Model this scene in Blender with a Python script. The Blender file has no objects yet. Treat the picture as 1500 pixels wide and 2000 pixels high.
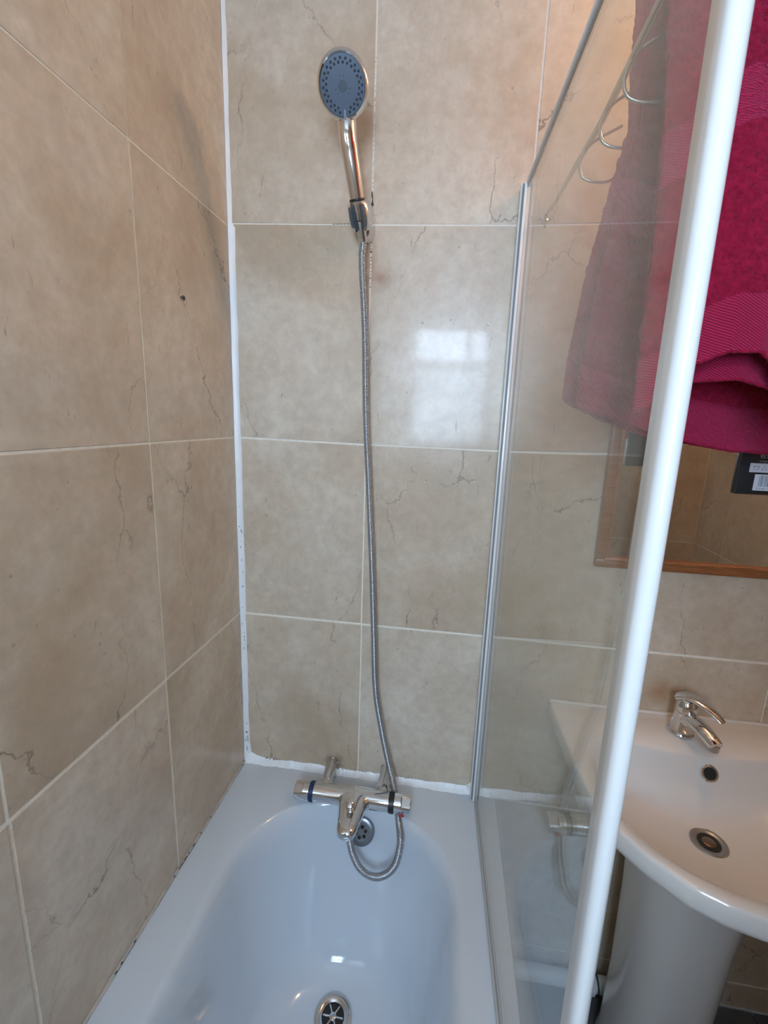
import bpy, bmesh, math, random
from mathutils import Vector, Matrix
import numpy as np
random.seed(7); rng = np.random.default_rng(7)
S = bpy.context.scene
C = S.collection
PI = math.pi

# ------------------------------------------------------------------ camera
F, ROLL, PITCH, YAW = 884.4, .0344, -.2016, -.14
POS = Vector((.5383, -1.0897, 1.5594))
cy, sy, cp, sp = math.cos(YAW), math.sin(YAW), math.cos(PITCH), math.sin(PITCH)
fwd = Vector((sy*cp, cy*cp, sp)); right = Vector((cy, -sy, 0)); up = right.cross(fwd)
r_ = math.cos(ROLL)*right + math.sin(ROLL)*up
u_ = -math.sin(ROLL)*right + math.cos(ROLL)*up
cam = bpy.data.cameras.new('camera'); co = bpy.data.objects.new('camera', cam); C.objects.link(co)
M = Matrix((r_, u_, -fwd)).transposed().to_4x4(); M.translation = POS
co.matrix_world = M
cam.sensor_fit = 'VERTICAL'; cam.sensor_height = 24; cam.lens = 24*F/2000
cam.clip_start = .01
S.camera = co

# ------------------------------------------------------------------ world, daylight, lamp, exposure
W = bpy.data.worlds.new('sky'); S.world = W; W.use_nodes = True
bg = W.node_tree.nodes['Background']; bg.inputs[0].default_value = (.60, .77, 1.0, 1); bg.inputs[1].default_value = 50.0
S.view_settings.view_transform = 'Standard'; S.view_settings.look = 'None'
S.view_settings.exposure = 0.12; S.view_settings.gamma = 1; S.view_settings.use_curve_mapping = False
RX, RY, RZ = 1.72, -2.1, 2.42              # room extents
WX0, WX1, WZ0, WZ1 = .22, .78, 1.38, 2.20  # window opening in the front wall
pl = bpy.data.lights.new('daylight_portal', 'AREA'); pl.shape = 'RECTANGLE'; pl.size = WX1-WX0; pl.size_y = WZ1-WZ0
pl.cycles.is_portal = True
po = bpy.data.objects.new('daylight_portal', pl); C.objects.link(po)
po.location = ((WX0+WX1)/2, RY-.10, (WZ0+WZ1)/2); po.rotation_euler = (PI/2, 0, 0)
LAMP = (1.14, -.13, 2.35); LAMP_R = .04; LAMP_E = 120.0

# ------------------------------------------------------------------ node helpers
class N:
    def __init__(s, name):
        s.m = bpy.data.materials.new(name); s.m.use_nodes = True; s.t = s.m.node_tree
        s.t.nodes.clear(); s.out = s.t.nodes.new('ShaderNodeOutputMaterial')
    def n(s, typ, **kw):
        nd = s.t.nodes.new('ShaderNode'+typ)
        for k, v in kw.items():
            if k.startswith('_'): setattr(nd, k[1:], v)
        for k, v in kw.items():
            if not k.startswith('_'):
                key = int(k[1:]) if k[0] == 'i' and k[1:].isdigit() else k.replace('__', ' ')
                s.set(nd.inputs[key], v)
        return nd
    def set(s, inp, v):
        if isinstance(v, bpy.types.NodeSocket): s.t.links.new(v, inp)
        elif isinstance(v, bpy.types.Node): s.t.links.new(v.outputs[0], inp)
        else:
            if inp.type == 'RGBA' and len(v) == 3: v = (*v, 1)
            inp.default_value = v
    def math(s, op, a, b=None, c=None, clamp=False):
        kw = {'i0': a}
        if b is not None: kw['i1'] = b
        if c is not None: kw['i2'] = c
        return s.n('Math', _operation=op, _use_clamp=clamp, **kw).outputs[0]
    def mix(s, f, a, b):
        nd = s.t.nodes.new('ShaderNodeMix'); nd.data_type = 'RGBA'
        s.set(nd.inputs[0], f); s.set(nd.inputs[6], a); s.set(nd.inputs[7], b)
        return nd.outputs[2]
    def ramp(s, f, stops):
        nd = s.t.nodes.new('ShaderNodeValToRGB'); s.set(nd.inputs[0], f)
        e = nd.color_ramp.elements
        while len(e) < len(stops): e.new(.5)
        for el, (p, c) in zip(e, stops): el.position = p; el.color = (*c, 1) if len(c) == 3 else c
        return nd.outputs[0]
    def noise(s, vec, scale, detail=3, rough=.5, dist=0):
        return s.n('TexNoise', Vector=vec, Scale=scale, Detail=detail, Roughness=rough, Distortion=dist).outputs[0]
    def bsdf(s, **kw):
        nd = s.n('BsdfPrincipled')
        for k, v in kw.items(): s.set(nd.inputs[k.replace('__', ' ')], v)
        s.t.links.new(nd.outputs[0], s.out.inputs[0]); s.b = nd
        return s.m

def simple(name, col, rough=.4, metal=0, coat=0, bump=0, bscale=60, var=0, **kw):
    k = N(name); pos = k.n('NewGeometry').outputs['Position']
    c = (*col, 1)
    if var:
        nz = k.noise(pos, bscale*.25, 3)
        c = k.mix(nz, tuple(x*(1-var) for x in col), tuple(min(1, x*(1+var)) for x in col))
    args = dict(Base__Color=c, Roughness=rough, Metallic=metal, Coat__Weight=coat)
    if bump:
        args['Normal'] = k.n('Bump', Strength=bump, Distance=.002, Height=k.noise(pos, bscale, 3)).outputs[0]
    args.update(kw)
    return k.bsdf(**args)

def tile_material():
    k = N('beige marble tile')
    geo = k.n('NewGeometry').outputs['Position']
    oi = k.n('ObjectInfo').outputs['Random']
    off = k.n('CombineXYZ', X=k.math('MULTIPLY', oi, 13.7), Y=k.math('MULTIPLY', oi, 7.1), Z=k.math('MULTIPLY', oi, 21.3))
    pos = k.n('VectorMath', _operation='ADD', i0=geo, i1=off).outputs[0]
    big = k.noise(pos, 2.6, 4, .6, .4)
    base = k.ramp(big, [(.32, (.52, .405, .285)), (.48, (.645, .53, .405)), (.68, (.76, .67, .555))])
    fine = k.noise(pos, 45, 5, .65)
    base = k.mix(k.math('MULTIPLY', k.ramp(fine, [(.35, (0, 0, 0)), (.70, (1, 1, 1))]), .32), base, (.36, .28, .20, 1))
    mid = k.noise(pos, 15, 5, .7, .3)
    base = k.mix(k.math('MULTIPLY', k.ramp(mid, [(.45, (0, 0, 0)), (.68, (1, 1, 1))]), .24), base, (.42, .31, .21, 1))
    base = k.mix(k.math('MULTIPLY', k.ramp(mid, [(.30, (1, 1, 1)), (.46, (0, 0, 0))]), .25), base, (.76, .68, .56, 1))
    # thin wandering veins, only in places
    pos2 = k.n('Mapping', Vector=pos, Rotation=(.5, .6, .3), Scale=(1, 1, .45)).outputs[0]
    warp = k.n('VectorMath', _operation='MULTIPLY_ADD', i0=k.n('TexNoise', Vector=pos, Scale=6.0, Detail=6.0, Roughness=.62).outputs[1], i1=(.11, .11, .11), i2=pos2).outputs[0]
    vor = k.n('TexVoronoi', _feature='DISTANCE_TO_EDGE', Vector=warp, Scale=2.7).outputs[0]
    line = k.math('SUBTRACT', 1.0, k.math('DIVIDE', vor, .0048), clamp=True)
    mask = k.ramp(k.noise(pos, 6.0, 3, .6), [(.40, (0, 0, 0)), (.60, (1, 1, 1))])
    vein = k.math('MULTIPLY', line, mask)
    base = k.mix(k.math('MULTIPLY', vein, .80), base, (.17, .12, .085, 1))
    # small dark pits
    pv = k.n('TexVoronoi', Vector=pos, Scale=38.0, Randomness=1.0).outputs[0]
    pit = k.math('MULTIPLY', k.math('SUBTRACT', 1.0, k.math('DIVIDE', pv, .13), clamp=True),
                 k.ramp(k.noise(pos, 11, 2), [(.50, (0, 0, 0)), (.60, (1, 1, 1))]))
    base = k.mix(k.math('MULTIPLY', pit, .6), base, (.20, .14, .10, 1))
    scr = k.n('Mapping', Vector=pos, Rotation=(.7, .7, .7), Scale=(90, 90, 22)).outputs[0]
    sc = k.math('MULTIPLY', k.ramp(k.noise(scr, 1.0, 3, .6), [(.66, (0, 0, 0)), (.74, (1, 1, 1))]), k.ramp(k.noise(pos, 8, 3), [(.45, (0, 0, 0)), (.60, (1, 1, 1))]))
    base = k.mix(k.math('MULTIPLY', sc, .55), base, (.24, .175, .12, 1))
    # rust and mould stains fixed at their places on the wall
    def stain(c, rad, col, amt, base, scl=(1, 1, 1)):
        d = k.n('VectorMath', _operation='SUBTRACT', i0=geo, i1=c).outputs[0]
        d = k.n('VectorMath', _operation='MULTIPLY', i0=d, i1=scl).outputs[0]
        ln = k.n('VectorMath', _operation='LENGTH', i0=d).outputs[1]
        ln = k.math('ADD', ln, k.math('MULTIPLY', k.math('SUBTRACT', k.noise(geo, 40, 4), .5), rad*.9))
        f = k.math('MULTIPLY', k.math('SUBTRACT', 1.0, k.math('DIVIDE', ln, rad), clamp=True), amt)
        return k.mix(f, base, col)
    base = stain((1.085, 0, .928), .040, (.40, .18, .07, 1), .7, base)
    base = stain((1.13, 0, .915), .030, (.40, .20, .09, 1), .5, base)
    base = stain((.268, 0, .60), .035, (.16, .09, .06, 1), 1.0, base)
    base = stain((.338, 0, 1.90), .05, (.45, .23, .12, 1), .7, base, (3, 1, .7))
    base = stain((.36, 0, 1.87), .03, (.35, .17, .10, 1), .7, base, (.8, 1, 1))
    hgt = k.math('SUBTRACT', k.math('MULTIPLY', k.noise(pos, 30, 6, .6), .5), k.math('ADD', k.math('MULTIPLY', vein, .5), k.math('MULTIPLY', pit, .7)))
    b = k.n('Bump', Strength=.40, Distance=.0016, Height=hgt).outputs[0]
    b2 = k.n('Bump', Strength=.10, Distance=.0012, Height=hgt).outputs[0]
    return k.bsdf(Base__Color=base, Roughness=.30, Normal=b, IOR=1.5, Coat__Weight=.18, Coat__Roughness=.07, Coat__Normal=b2)

MT = tile_material()
MGROUT = simple('pale cement grout', (.88, .82, .72), .85, bump=.5, bscale=300, var=.12)
MSIL = simple('white silicone', (.90, .91, .92), .35, bump=.35, bscale=120, var=.05)
MOLDSIL = simple('aged silicone', (.50, .46, .42), .6, bump=.6, bscale=200, var=.3)
MMOULD = simple('black mould', (.035, .03, .025), .7, bump=.5, bscale=300)
MPAINT = simple('white ceiling paint', (.80, .79, .76), .8)
MFLOOR = simple('dark grey floor tile', (.10, .10, .105), .35, bump=.2, bscale=80, var=.3)
MENAM = simple('white bath enamel', (.64, .695, .76), .09, coat=.4)
MCER = simple('white ceramic', (.74, .70, .665), .10, coat=.4)
MPLAS = simple('white powder coat', (.86, .87, .87), .22, coat=.3)
MPVC = simple('white plastic', (.72, .72, .72), .35)
MCHROME = simple('chrome', (.74, .74, .75), .055, metal=1)
MCHROME2 = simple('worn chrome', (.66, .66, .67), .16, metal=1, bump=.12, bscale=90)
MSTEEL = simple('brushed steel', (.50, .50, .51), .32, metal=1)
MHOSE = simple('chromed plastic hose', (.40, .415, .44), .28, metal=.75)
MGREY = simple('blue grey spray plate', (.115, .155, .215), .42, bump=.1, bscale=400)
MDGREY = simple('dark rubber', (.03, .035, .05), .55)
MEAR = simple('grey plastic', (.085, .105, .115), .35)
MBLACK = simple('black plastic', (.015, .015, .017), .4)
MBLUE = simple('navy ring', (.012, .035, .13), .4)
MRED = simple('red washer', (.45, .03, .03), .5)
MHOLE = simple('painted hole shade', (.02, .018, .016), .8)  # dark colour on solid discs, painted for the shade inside holes
MCARD = simple('black card', (.012, .012, .014), .45)
MLABEL = simple('white label print', (.62, .66, .72), .6)
MINK = simple('grey print', (.24, .26, .30), .6)
MMIRROR = simple('silvered mirror', (.86, .86, .84), .015, metal=1)

def wood():
    k = N('varnished orange brown wood'); tc = k.n('TexCoord').outputs['Object']
    mp = k.n('Mapping', Vector=tc, Scale=(6, 60, 60)).outputs[0]
    g = k.noise(mp, 3, 4, .6, 1)
    c = k.ramp(g, [(.3, (.20, .065, .02)), (.7, (.38, .15, .055))])
    return k.bsdf(Base__Color=c, Roughness=.3, Coat__Weight=.3)
MWOOD = wood()

def glass(name, tint, haze, hazecol=(.75, .77, .74)):
    k = N(name)
    fac = k.n('LayerWeight', Blend=.5).outputs['Facing']
    fres = k.math('ADD', .035, k.math('MULTIPLY', k.math('POWER', fac, 5.0), .80))
    tr = k.n('BsdfTransparent', Color=(*tint, 1)); gl = k.n('BsdfGlossy', Color=(1, 1, 1, 1), Roughness=0.015)
    pos = k.n('NewGeometry').outputs['Position']
    hz = k.math('MULTIPLY', k.ramp(k.noise(pos, 9, 5, .65), [(.3, (.45, .45, .45)), (.8, (1, 1, 1))]), haze)
    df = k.n('BsdfDiffuse', Color=(*hazecol, 1))
    m1 = k.n('MixShader', i0=hz, i1=tr.outputs[0], i2=df.outputs[0])
    m2 = k.n('MixShader', i0=fres, i1=m1.outputs[0], i2=gl.outputs[0])
    k.t.links.new(m2.outputs[0], k.out.inputs[0])
    return k.m
MGLASS = glass('shower glass with limescale film', (.955, .975, .96), .055)
MWIN = glass('clear window glass', (.97, .98, .98), .02)
MFROST = glass('frosted window glass', (.80, .82, .82), .30)

def towel_mat():
    k = N('crimson terry towelling')
    uv = k.n('UVMap').outputs[0]; sx = k.n('SeparateXYZ', Vector=uv)
    u, v = sx.outputs[0], sx.outputs[1]          # metres along the width, metres above the hem
    pos = k.n('NewGeometry').outputs['Position']
    band = k.math('MULTIPLY', k.math('LESS_THAN', v, .062), k.math('GREATER_THAN', v, .003))
    band = k.math('ADD', band, k.math('MULTIPLY', k.math('LESS_THAN', v, .305), k.math('GREATER_THAN', v, .245)))
    rib = k.math('SINE', k.math('ADD', k.math('MULTIPLY', u, 620.0), k.math('MULTIPLY', v, 1050.0)))
    rib = k.math('ABSOLUTE', rib)
    terry = k.noise(pos, 520, 3, .7)
    blot = k.noise(pos, 120, 4, .7)
    tsum = k.math('ADD', k.math('MULTIPLY', terry, .6), k.math('MULTIPLY', blot, 1.1))
    h = k.n('Mix', _data_type='FLOAT', i0=band, i2=tsum, i3=k.math('MULTIPLY', rib, .55)).outputs[0]
    b = k.n('Bump', Strength=.9, Distance=.0028, Height=h).outputs[0]
    ct = k.ramp(blot, [(.3, (.20, .004, .020)), (.7, (.42, .010, .055))])
    cb = k.mix(rib, (.26, .006, .035, 1), (.52, .022, .085, 1))
    return k.bsdf(Base__Color=k.mix(band, ct, cb), Roughness=.9, Normal=b, Sheen__Weight=.2, Sheen__Roughness=.5, Sheen__Tint=(.9, .25, .45, 1), Specular__IOR__Level=.15)
MTOWEL = towel_mat()

def emis(name, col, e):
    k = N(name); nd = k.n('Emission', Color=(*col, 1), Strength=e); k.t.links.new(nd.outputs[0], k.out.inputs[0]); return k.m
MLAMP = emis('warm lamp globe', (1.0, .66, .38), LAMP_E)

# ------------------------------------------------------------------ geometry helpers
def tag(o, label=None, cat=None, group=None, kind=None):
    if label: o['label'] = label
    if cat: o['category'] = cat
    if group: o['group'] = group
    if kind: o['kind'] = kind
    return o
def thing(name, label, cat, loc=(0, 0, 0), group=None):
    o = bpy.data.objects.new(name, None); C.objects.link(o); o.location = loc; o.empty_display_size = .05
    return tag(o, label, cat, group)
def link_mesh(name, me, mat, parent=None, smooth=True):
    me.materials.clear(); me.materials.append(mat)
    if smooth and len(me.polygons):
        me.polygons.foreach_set('use_smooth', [True]*len(me.polygons))
    o = bpy.data.objects.new(name, me); C.objects.link(o)
    if parent is not None:
        o.parent = parent; o.matrix_parent_inverse = Matrix.Translation(-parent.location)
    return o
def obj(name, bm, mat, parent=None, smooth=True, sharp=35):
    bmesh.ops.recalc_face_normals(bm, faces=bm.faces)
    me = bpy.data.meshes.new(name); bm.to_mesh(me); bm.free()
    if smooth and sharp: 
        me.polygons.foreach_set('use_smooth', [True]*len(me.polygons)); me.set_sharp_from_angle(angle=math.radians(sharp))
        o = link_mesh(name, me, mat, parent, False)
    else: o = link_mesh(name, me, mat, parent, smooth)
    return o
def pyobj(name, vs, fs, mat, parent=None, smooth=True, sharp=None, fixn=True):
    me = bpy.data.meshes.new(name); me.from_pydata([tuple(v) for v in vs], [], fs); me.update()
    if fixn:
        bm = bmesh.new(); bm.from_mesh(me); bmesh.ops.recalc_face_normals(bm, faces=bm.faces); bm.to_mesh(me); bm.free()
    o = link_mesh(name, me, mat, parent, smooth)
    if smooth and sharp: me.set_sharp_from_angle(angle=math.radians(sharp))
    return o
def box(bm, a, b, bev=0, seg=2):
    a = Vector(a); b = Vector(b); c = (a+b)/2; d = b-a
    g = bmesh.ops.create_cube(bm, size=1, matrix=Matrix.Translation(c) @ Matrix.Diagonal((abs(d.x), abs(d.y), abs(d.z), 1)))
    if bev:
        es = {e for v in g['verts'] for e in v.link_edges}
        bmesh.ops.bevel(bm, geom=list(es), offset=bev, segments=seg, affect='EDGES', profile=.5)
def bxo(name, a, b, mat, parent=None, bev=0, seg=2):
    bm = bmesh.new(); box(bm, a, b, bev, seg); return obj(name, bm, mat, parent, sharp=30)
def frame_of(d):
    d = Vector(d).normalized(); a = Vector((0, 0, 1)) if abs(d.z) < .9 else Vector((1, 0, 0))
    x = d.cross(a).normalized(); return x, d.cross(x).normalized(), d
def lathe(bm, prof, origin, axis, n=32, sx=1, sy=1, xdir=None):
    """prof: (distance along the axis, radius) pairs"""
    d = Vector(axis).normalized()
    if xdir is None: x, y, d = frame_of(d)
    else: x = Vector(xdir).normalized(); y = d.cross(x).normalized()
    o = Vector(origin); rings = []
    for t, r in prof:
        if r < 1e-6: rings.append([bm.verts.new(o+d*t)])
        else: rings.append([bm.verts.new(o+d*t+x*(r*sx*math.cos(2*PI*i/n))+y*(r*sy*math.sin(2*PI*i/n))) for i in range(n)])
    bridge(bm, rings, True)
def bridge(bm, rings, closed=True):
    for A, B in zip(rings, rings[1:]):
        la, lb = len(A), len(B)
        if la == 1 and lb == 1: continue
        m = max(la, lb); rg = range(m if closed else m-1)
        for i in rg:
            j = (i+1) % m
            try:
                if la == 1: bm.faces.new((A[0], B[i], B[j]))
                elif lb == 1: bm.faces.new((A[i], A[j], B[0]))
                else: bm.faces.new((A[i], A[j], B[j], B[i]))
            except ValueError: pass
def latheo(name, prof, o, ax, mat, parent=None, n=32, sharp=35, **kw):
    bm = bmesh.new(); lathe(bm, prof, o, ax, n, **kw); return obj(name, bm, mat, parent, sharp=sharp)
def catmull(pts, n=8):
    P = [Vector(p) for p in pts]; P = [2*P[0]-P[1]]+P+[2*P[-1]-P[-2]]; out = []
    for i in range(1, len(P)-2):
        for j in range(n):
            t = j/n; a, b, c, d = P[i-1], P[i], P[i+1], P[i+2]
            out.append(.5*((2*b)+(c-a)*t+(2*a-5*b+4*c-d)*t*t+(3*b-a-3*c+d)*t**3))
    out.append(P[-2]); return out
def resample(pts, step):
    out = [pts[0]]; acc = 0
    for a, b in zip(pts, pts[1:]):
        L = (b-a).length; t = step-acc
        while t <= L: out.append(a.lerp(b, t/L)); t += step
        acc = L-(t-step)
    return out
def tube(bm, pts, rad, n=12, cap=True, sx=1, sy=1):
    P = [Vector(p) for p in pts]; rings = []
    t0 = (P[1]-P[0]).normalized(); x, y, _ = frame_of(t0)
    for i, p in enumerate(P):
        t = (P[min(i+1, len(P)-1)]-P[max(i-1, 0)]).normalized()
        x = (x-t*x.dot(t)).normalized(); y = t.cross(x)
        r = rad(i/(len(P)-1)) if callable(rad) else rad
        rings.append([bm.verts.new(p+x*(r*sx*math.cos(2*PI*k/n))+y*(r*sy*math.sin(2*PI*k/n))) for k in range(n)])
    if cap: rings = [[bm.verts.new(P[0])]]+rings+[[bm.verts.new(P[-1])]]
    bridge(bm, rings)
def tubeo(name, pts, rad, mat, parent=None, n=12, **kw):
    bm = bmesh.new(); tube(bm, pts, rad, n, **kw); return obj(name, bm, mat, parent, sharp=40)
def rrect(x0, x1, y0, y1, r, z, k=14, m=14):
    r = max(min(r, (x1-x0)/2-.001, (y1-y0)/2-.001), .0005); out = []
    cs = [(x1-r, y1-r, 0), (x0+r, y1-r, PI/2), (x0+r, y0+r, PI), (x1-r, y0+r, 1.5*PI)]
    for i, (cx, cy_, a) in enumerate(cs):
        arc = [(cx+r*math.cos(a+PI/2*j/k), cy_+r*math.sin(a+PI/2*j/k)) for j in range(k+1)]
        out += arc
        nx, ny, na = cs[(i+1) % 4]; s = (nx+r*math.cos(na), ny+r*math.sin(na)); e = arc[-1]
        out += [(e[0]+(s[0]-e[0])*j/m, e[1]+(s[1]-e[1])*j/m) for j in range(1, m)]
    return [Vector((a, b, z)) for a, b in out]
def loft(bm, rings, closed=True):
    R = [[bm.verts.new(v) for v in r] for r in rings]; bridge(bm, R, closed); return R

# ------------------------------------------------------------------ room shell: grouted walls carrying single tiles
def struct(name, a, b, mat):
    return tag(bxo(name, a, b, mat), kind='structure')
T = .008   # tile thickness
GD = .0011  # depth of the joints below the tile faces
GD = .0011   # joint depth
wall_back = struct('wall_back', (-.12, GD, 0), (RX+.1, .12, RZ), MGROUT)
wall_left = struct('wall_left', (-.12, RY, 0), (-GD, GD, RZ), MGROUT)
wall_right = struct('wall_right', (RX+GD, RY-.1, 0), (RX+.12, .12, RZ), MGROUT)
ceiling = struct('ceiling', (-.12, RY-.12, RZ), (RX+.12, .12, RZ+.1), MPAINT)
floor = struct('floor', (-.12, RY-.12, -.1), (RX+.12, .12, -.006), simple('floor grout', (.16, .16, .15), .8))
# front wall behind the camera with the window opening
bm = bmesh.new()
y0, y1 = RY-.12, RY-GD
box(bm, (-.12, y0, 0), (WX0, y1, RZ)); box(bm, (WX1, y0, 0), (RX+.12, y1, RZ))
box(bm, (WX0, y0, 0), (WX1, y1, WZ0)); box(bm, (WX0, y0, WZ1), (WX1, y1, RZ))
wall_front = tag(obj('wall_front', bm, MGROUT, smooth=False, sharp=None), kind='structure')

def quad_tile(wall, corners, normal, jitter=.0006, name='tile', mat=MT):
    """corners: 4 points on the finished wall plane, counter-clockwise; bevelled top, sides go into the bed"""
    nrm = Vector(normal); c = [Vector(p) for p in corners]; mid = sum(c, Vector())/4
    lift = random.uniform(-jitter, jitter)
    a = [p+nrm*(lift-.0010) for p in c]
    b = []
    for i, p in enumerate(c):
        e1 = (c[i-1]-p).normalized(); e2 = (c[(i+1) % 4]-p).normalized()
        b.append(p+(e1+e2)*.0012+nrm*lift)
    base = [p-nrm*(T+.0005) for p in c]
    vs = base+a+b; fs = [(8, 9, 10, 11), (3, 2, 1, 0)]
    for k in (0, 4):
        for i in range(4): j = (i+1) % 4; fs.append((k+i, k+j, k+4+j, k+4+i))
    me = bpy.data.meshes.new(name); me.from_pydata([tuple(v-mid) for v in vs], [], fs); me.update()
    bm = bmesh.new(); bm.from_mesh(me); bmesh.ops.recalc_face_normals(bm, faces=bm.faces); bm.to_mesh(me); bm.free()
    me.materials.append(mat)
    o = bpy.data.objects.new(name, me); C.objects.link(o); o.location = mid; o.parent = wall
    return o
def lerp1(xs, ys, x):
    if x <= xs[0]: return ys[0]
    for i in range(len(xs)-1):
        if x <= xs[i+1]: return ys[i]+(ys[i+1]-ys[i])*(x-xs[i])/(xs[i+1]-xs[i])
    return ys[-1]
g = .0015   # half joint
# back wall: joints measured column by column, slightly crooked as laid
bx_ = [0, .335, .673, .995, 1.316, 1.65, RX]
bz_ = [lambda x: 0., lambda x: .085, lambda x: .558, lambda x: 1.0295, lambda x: lerp1([0, .33, .66, 1.0], [1.503, 1.498, 1.495, 1.503], x),
       lambda x: lerp1([0, .33, .66, 1.4], [1.990, 1.980, 1.971, 1.972], x), lambda x: RZ]
gw = {3: .0025, 4: .0024, 5: .0012}
for i in range(len(bx_)-1):
    for j in range(len(bz_)-1):
        xa, xb = bx_[i]+(g if i else 0), bx_[i+1]-g; sk = .0016*(1 if i == 0 else 0)
        ga, gb = gw.get(j, g), gw.get(j+1, g)
        quad_tile(wall_back, [(xa, 0, bz_[j](bx_[i])+ga), (xb+(.0 if j < 3 else -.002*0), 0, bz_[j](bx_[i+1])+ga),
                              (xb, 0, bz_[j+1](bx_[i+1])-gb), (xa, 0, bz_[j+1](bx_[i])-gb)], (0, -1, 0))
# left wall
ly_ = [0, -.3345, -.6690, -1.003, -1.338, -1.672, -2.007, RY]
lz_ = [0, .085, .558, 1.0300, 1.5035, 1.984, RZ]
for i in range(len(ly_)-1):
    for j in range(len(lz_)-1):
        gg = .0030 if j in (2, 3) else .0012; gt = .0022 if j+1 in (3, 4) else .001
        gy = .0042 if (i == 2 or i == 1 or i == 0) and j < 3 else .0017
        ya = ly_[i]-(g if i else 0); yb = ly_[i+1]+gy*(.9 if i else .55)
        quad_tile(wall_left, [(0, ya, lz_[j]+gg), (0, ya, lz_[j+1]-gt), (0, yb, lz_[j+1]-gt), (0, yb, lz_[j]+gg)], (1, 0, 0))
# right wall (seen in the mirror and in the chrome)
for i in range(len(ly_)-1):
    for j in range(len(lz_)-1):
        quad_tile(wall_right, [(RX, ly_[i]-g, lz_[j]+g), (RX, ly_[i+1]+g, lz_[j]+g), (RX, ly_[i+1]+g, lz_[j+1]-g), (RX, ly_[i]-g, lz_[j+1]-g)], (-1, 0, 0))
# front wall tiles around the window
fx_ = sorted([0, WX0, .335, .673, WX1, 1.316, 1.65, RX]); fz_ = sorted([0, .085, .558, 1.03, WZ0, 1.5, 1.985, WZ1, RZ])
for i in range(len(fx_)-1):
    for j in range(len(fz_)-1):
        xa, xb, za, zb = fx_[i], fx_[i+1], fz_[j], fz_[j+1]
        if xa >= WX0-1e-6 and xb <= WX1+1e-6 and za >= WZ0-1e-6 and zb <= WZ1+1e-6: continue
        gx0 = 0 if xa in (WX0, WX1) else g; 
        quad_tile(wall_front, [(xa+g, RY, za+g), (xb-g, RY, za+g), (xb-g, RY, zb-g), (xa+g, RY, zb-g)], (0, 1, 0))
# floor tiles
for i in range(6):
    for j in range(8):
        xa, xb = max(0, .30*i-.05), min(RX, .30*(i+1)-.05); ya, yb = -.30*j, max(RY, -.30*(j+1))
        if xb-xa < .02 or ya-yb < .02: continue
        quad_tile(floor, [(xa+g, yb+g, 0), (xb-g, yb+g, 0), (xb-g, ya-g, 0), (xa+g, ya-g, 0)], (0, 0, 1), mat=MFLOOR)
# window: frame, transom, mullion and panes
bm = bmesh.new()
ya, yb = RY-.09, RY-.03; fw = .045; TZ = 1.935; MXX = .62
box(bm, (WX0, ya, WZ0), (WX0+fw, yb, WZ1), .004); box(bm, (WX1-fw, ya, WZ0), (WX1, yb, WZ1), .004)
box(bm, (WX0+fw, ya, WZ0), (WX1-fw, yb, WZ0+fw), .004); box(bm, (WX0+fw, ya, WZ1-fw), (WX1-fw, yb, WZ1), .004)
box(bm, (WX0+fw, ya, TZ-.03), (WX1-fw, yb, TZ+.03), .004)
box(bm, (MXX-.02, ya, TZ+.03), (MXX+.02, yb, WZ1-fw), .004)
win = tag(obj('window_1', bm, MPLAS, sharp=30), kind='structure')
bxo('pane', (WX0+fw-.004, RY-.064, WZ0+fw-.004), (WX1-fw+.004, RY-.058, TZ-.026), MFROST, win)
bxo('pane', (WX0+fw-.004, RY-.064, TZ+.026), (MXX-.016, RY-.058, WZ1-fw+.004), MWIN, win)
bxo('pane', (MXX+.016, RY-.064, TZ+.026), (WX1-fw+.004, RY-.058, WZ1-fw+.004), MWIN, win)
# unseen partition added beside the window bay to keep daylight off the basin side
PX, PY = .845, -1.22
wall_added_shade = struct('wall_added_shade', (PX+GD, PY-.10+GD, 0), (RX+.1, PY-GD, RZ), MGROUT)
for i in range(3):
    for j in range(len(lz_)-1):
        xa, xb = [PX, 1.10, 1.435, RX][i:i+2]
        quad_tile(wall_added_shade, [(xb-g, PY, lz_[j]+g), (xa+g, PY, lz_[j]+g), (xa+g, PY, lz_[j+1]-g), (xb-g, PY, lz_[j+1]-g)], (0, 1, 0))
for j in range(len(lz_)-1):
    quad_tile(wall_added_shade, [(PX, PY-g, lz_[j]+g), (PX, PY-.10+g, lz_[j]+g), (PX, PY-.10+g, lz_[j+1]-g), (PX, PY-g, lz_[j+1]-g)], (-1, 0, 0))

# silicone corner bead (vertical) with uneven edge
def jag(i, s, a): 
    return a*(math.sin(i*.73+s)+.6*math.sin(i*2.1+1.3*s)+.4*math.sin(i*5.3+s*2))/2
vs = []; n = 160
for i in range(n+1):
    z = .572+(RZ-.573)*i/n
    w = .0085 if z > 1.985 else .0150
    if z < .64: w += (.64-z)*.10
    w += jag(i*.35, 1, .0012); d = .006+jag(i*.5, 4, .0008)
    if z < .64: d += (.64-z)*.05
    vs += [(.0003, -d, z), (.0015, -d*.95, z), (w*.45, -d*.62, z), (w*.9, -.0014, z), (w, .0006, z)]
fs = [(5*i+k, 5*i+k+1, 5*i+6+k, 5*i+5+k) for i in range(n) for k in range(4)]
tag(pyobj('trim_1', vs, fs, MSIL), kind='structure', label='white silicone bead running up the tiled corner')
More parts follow.
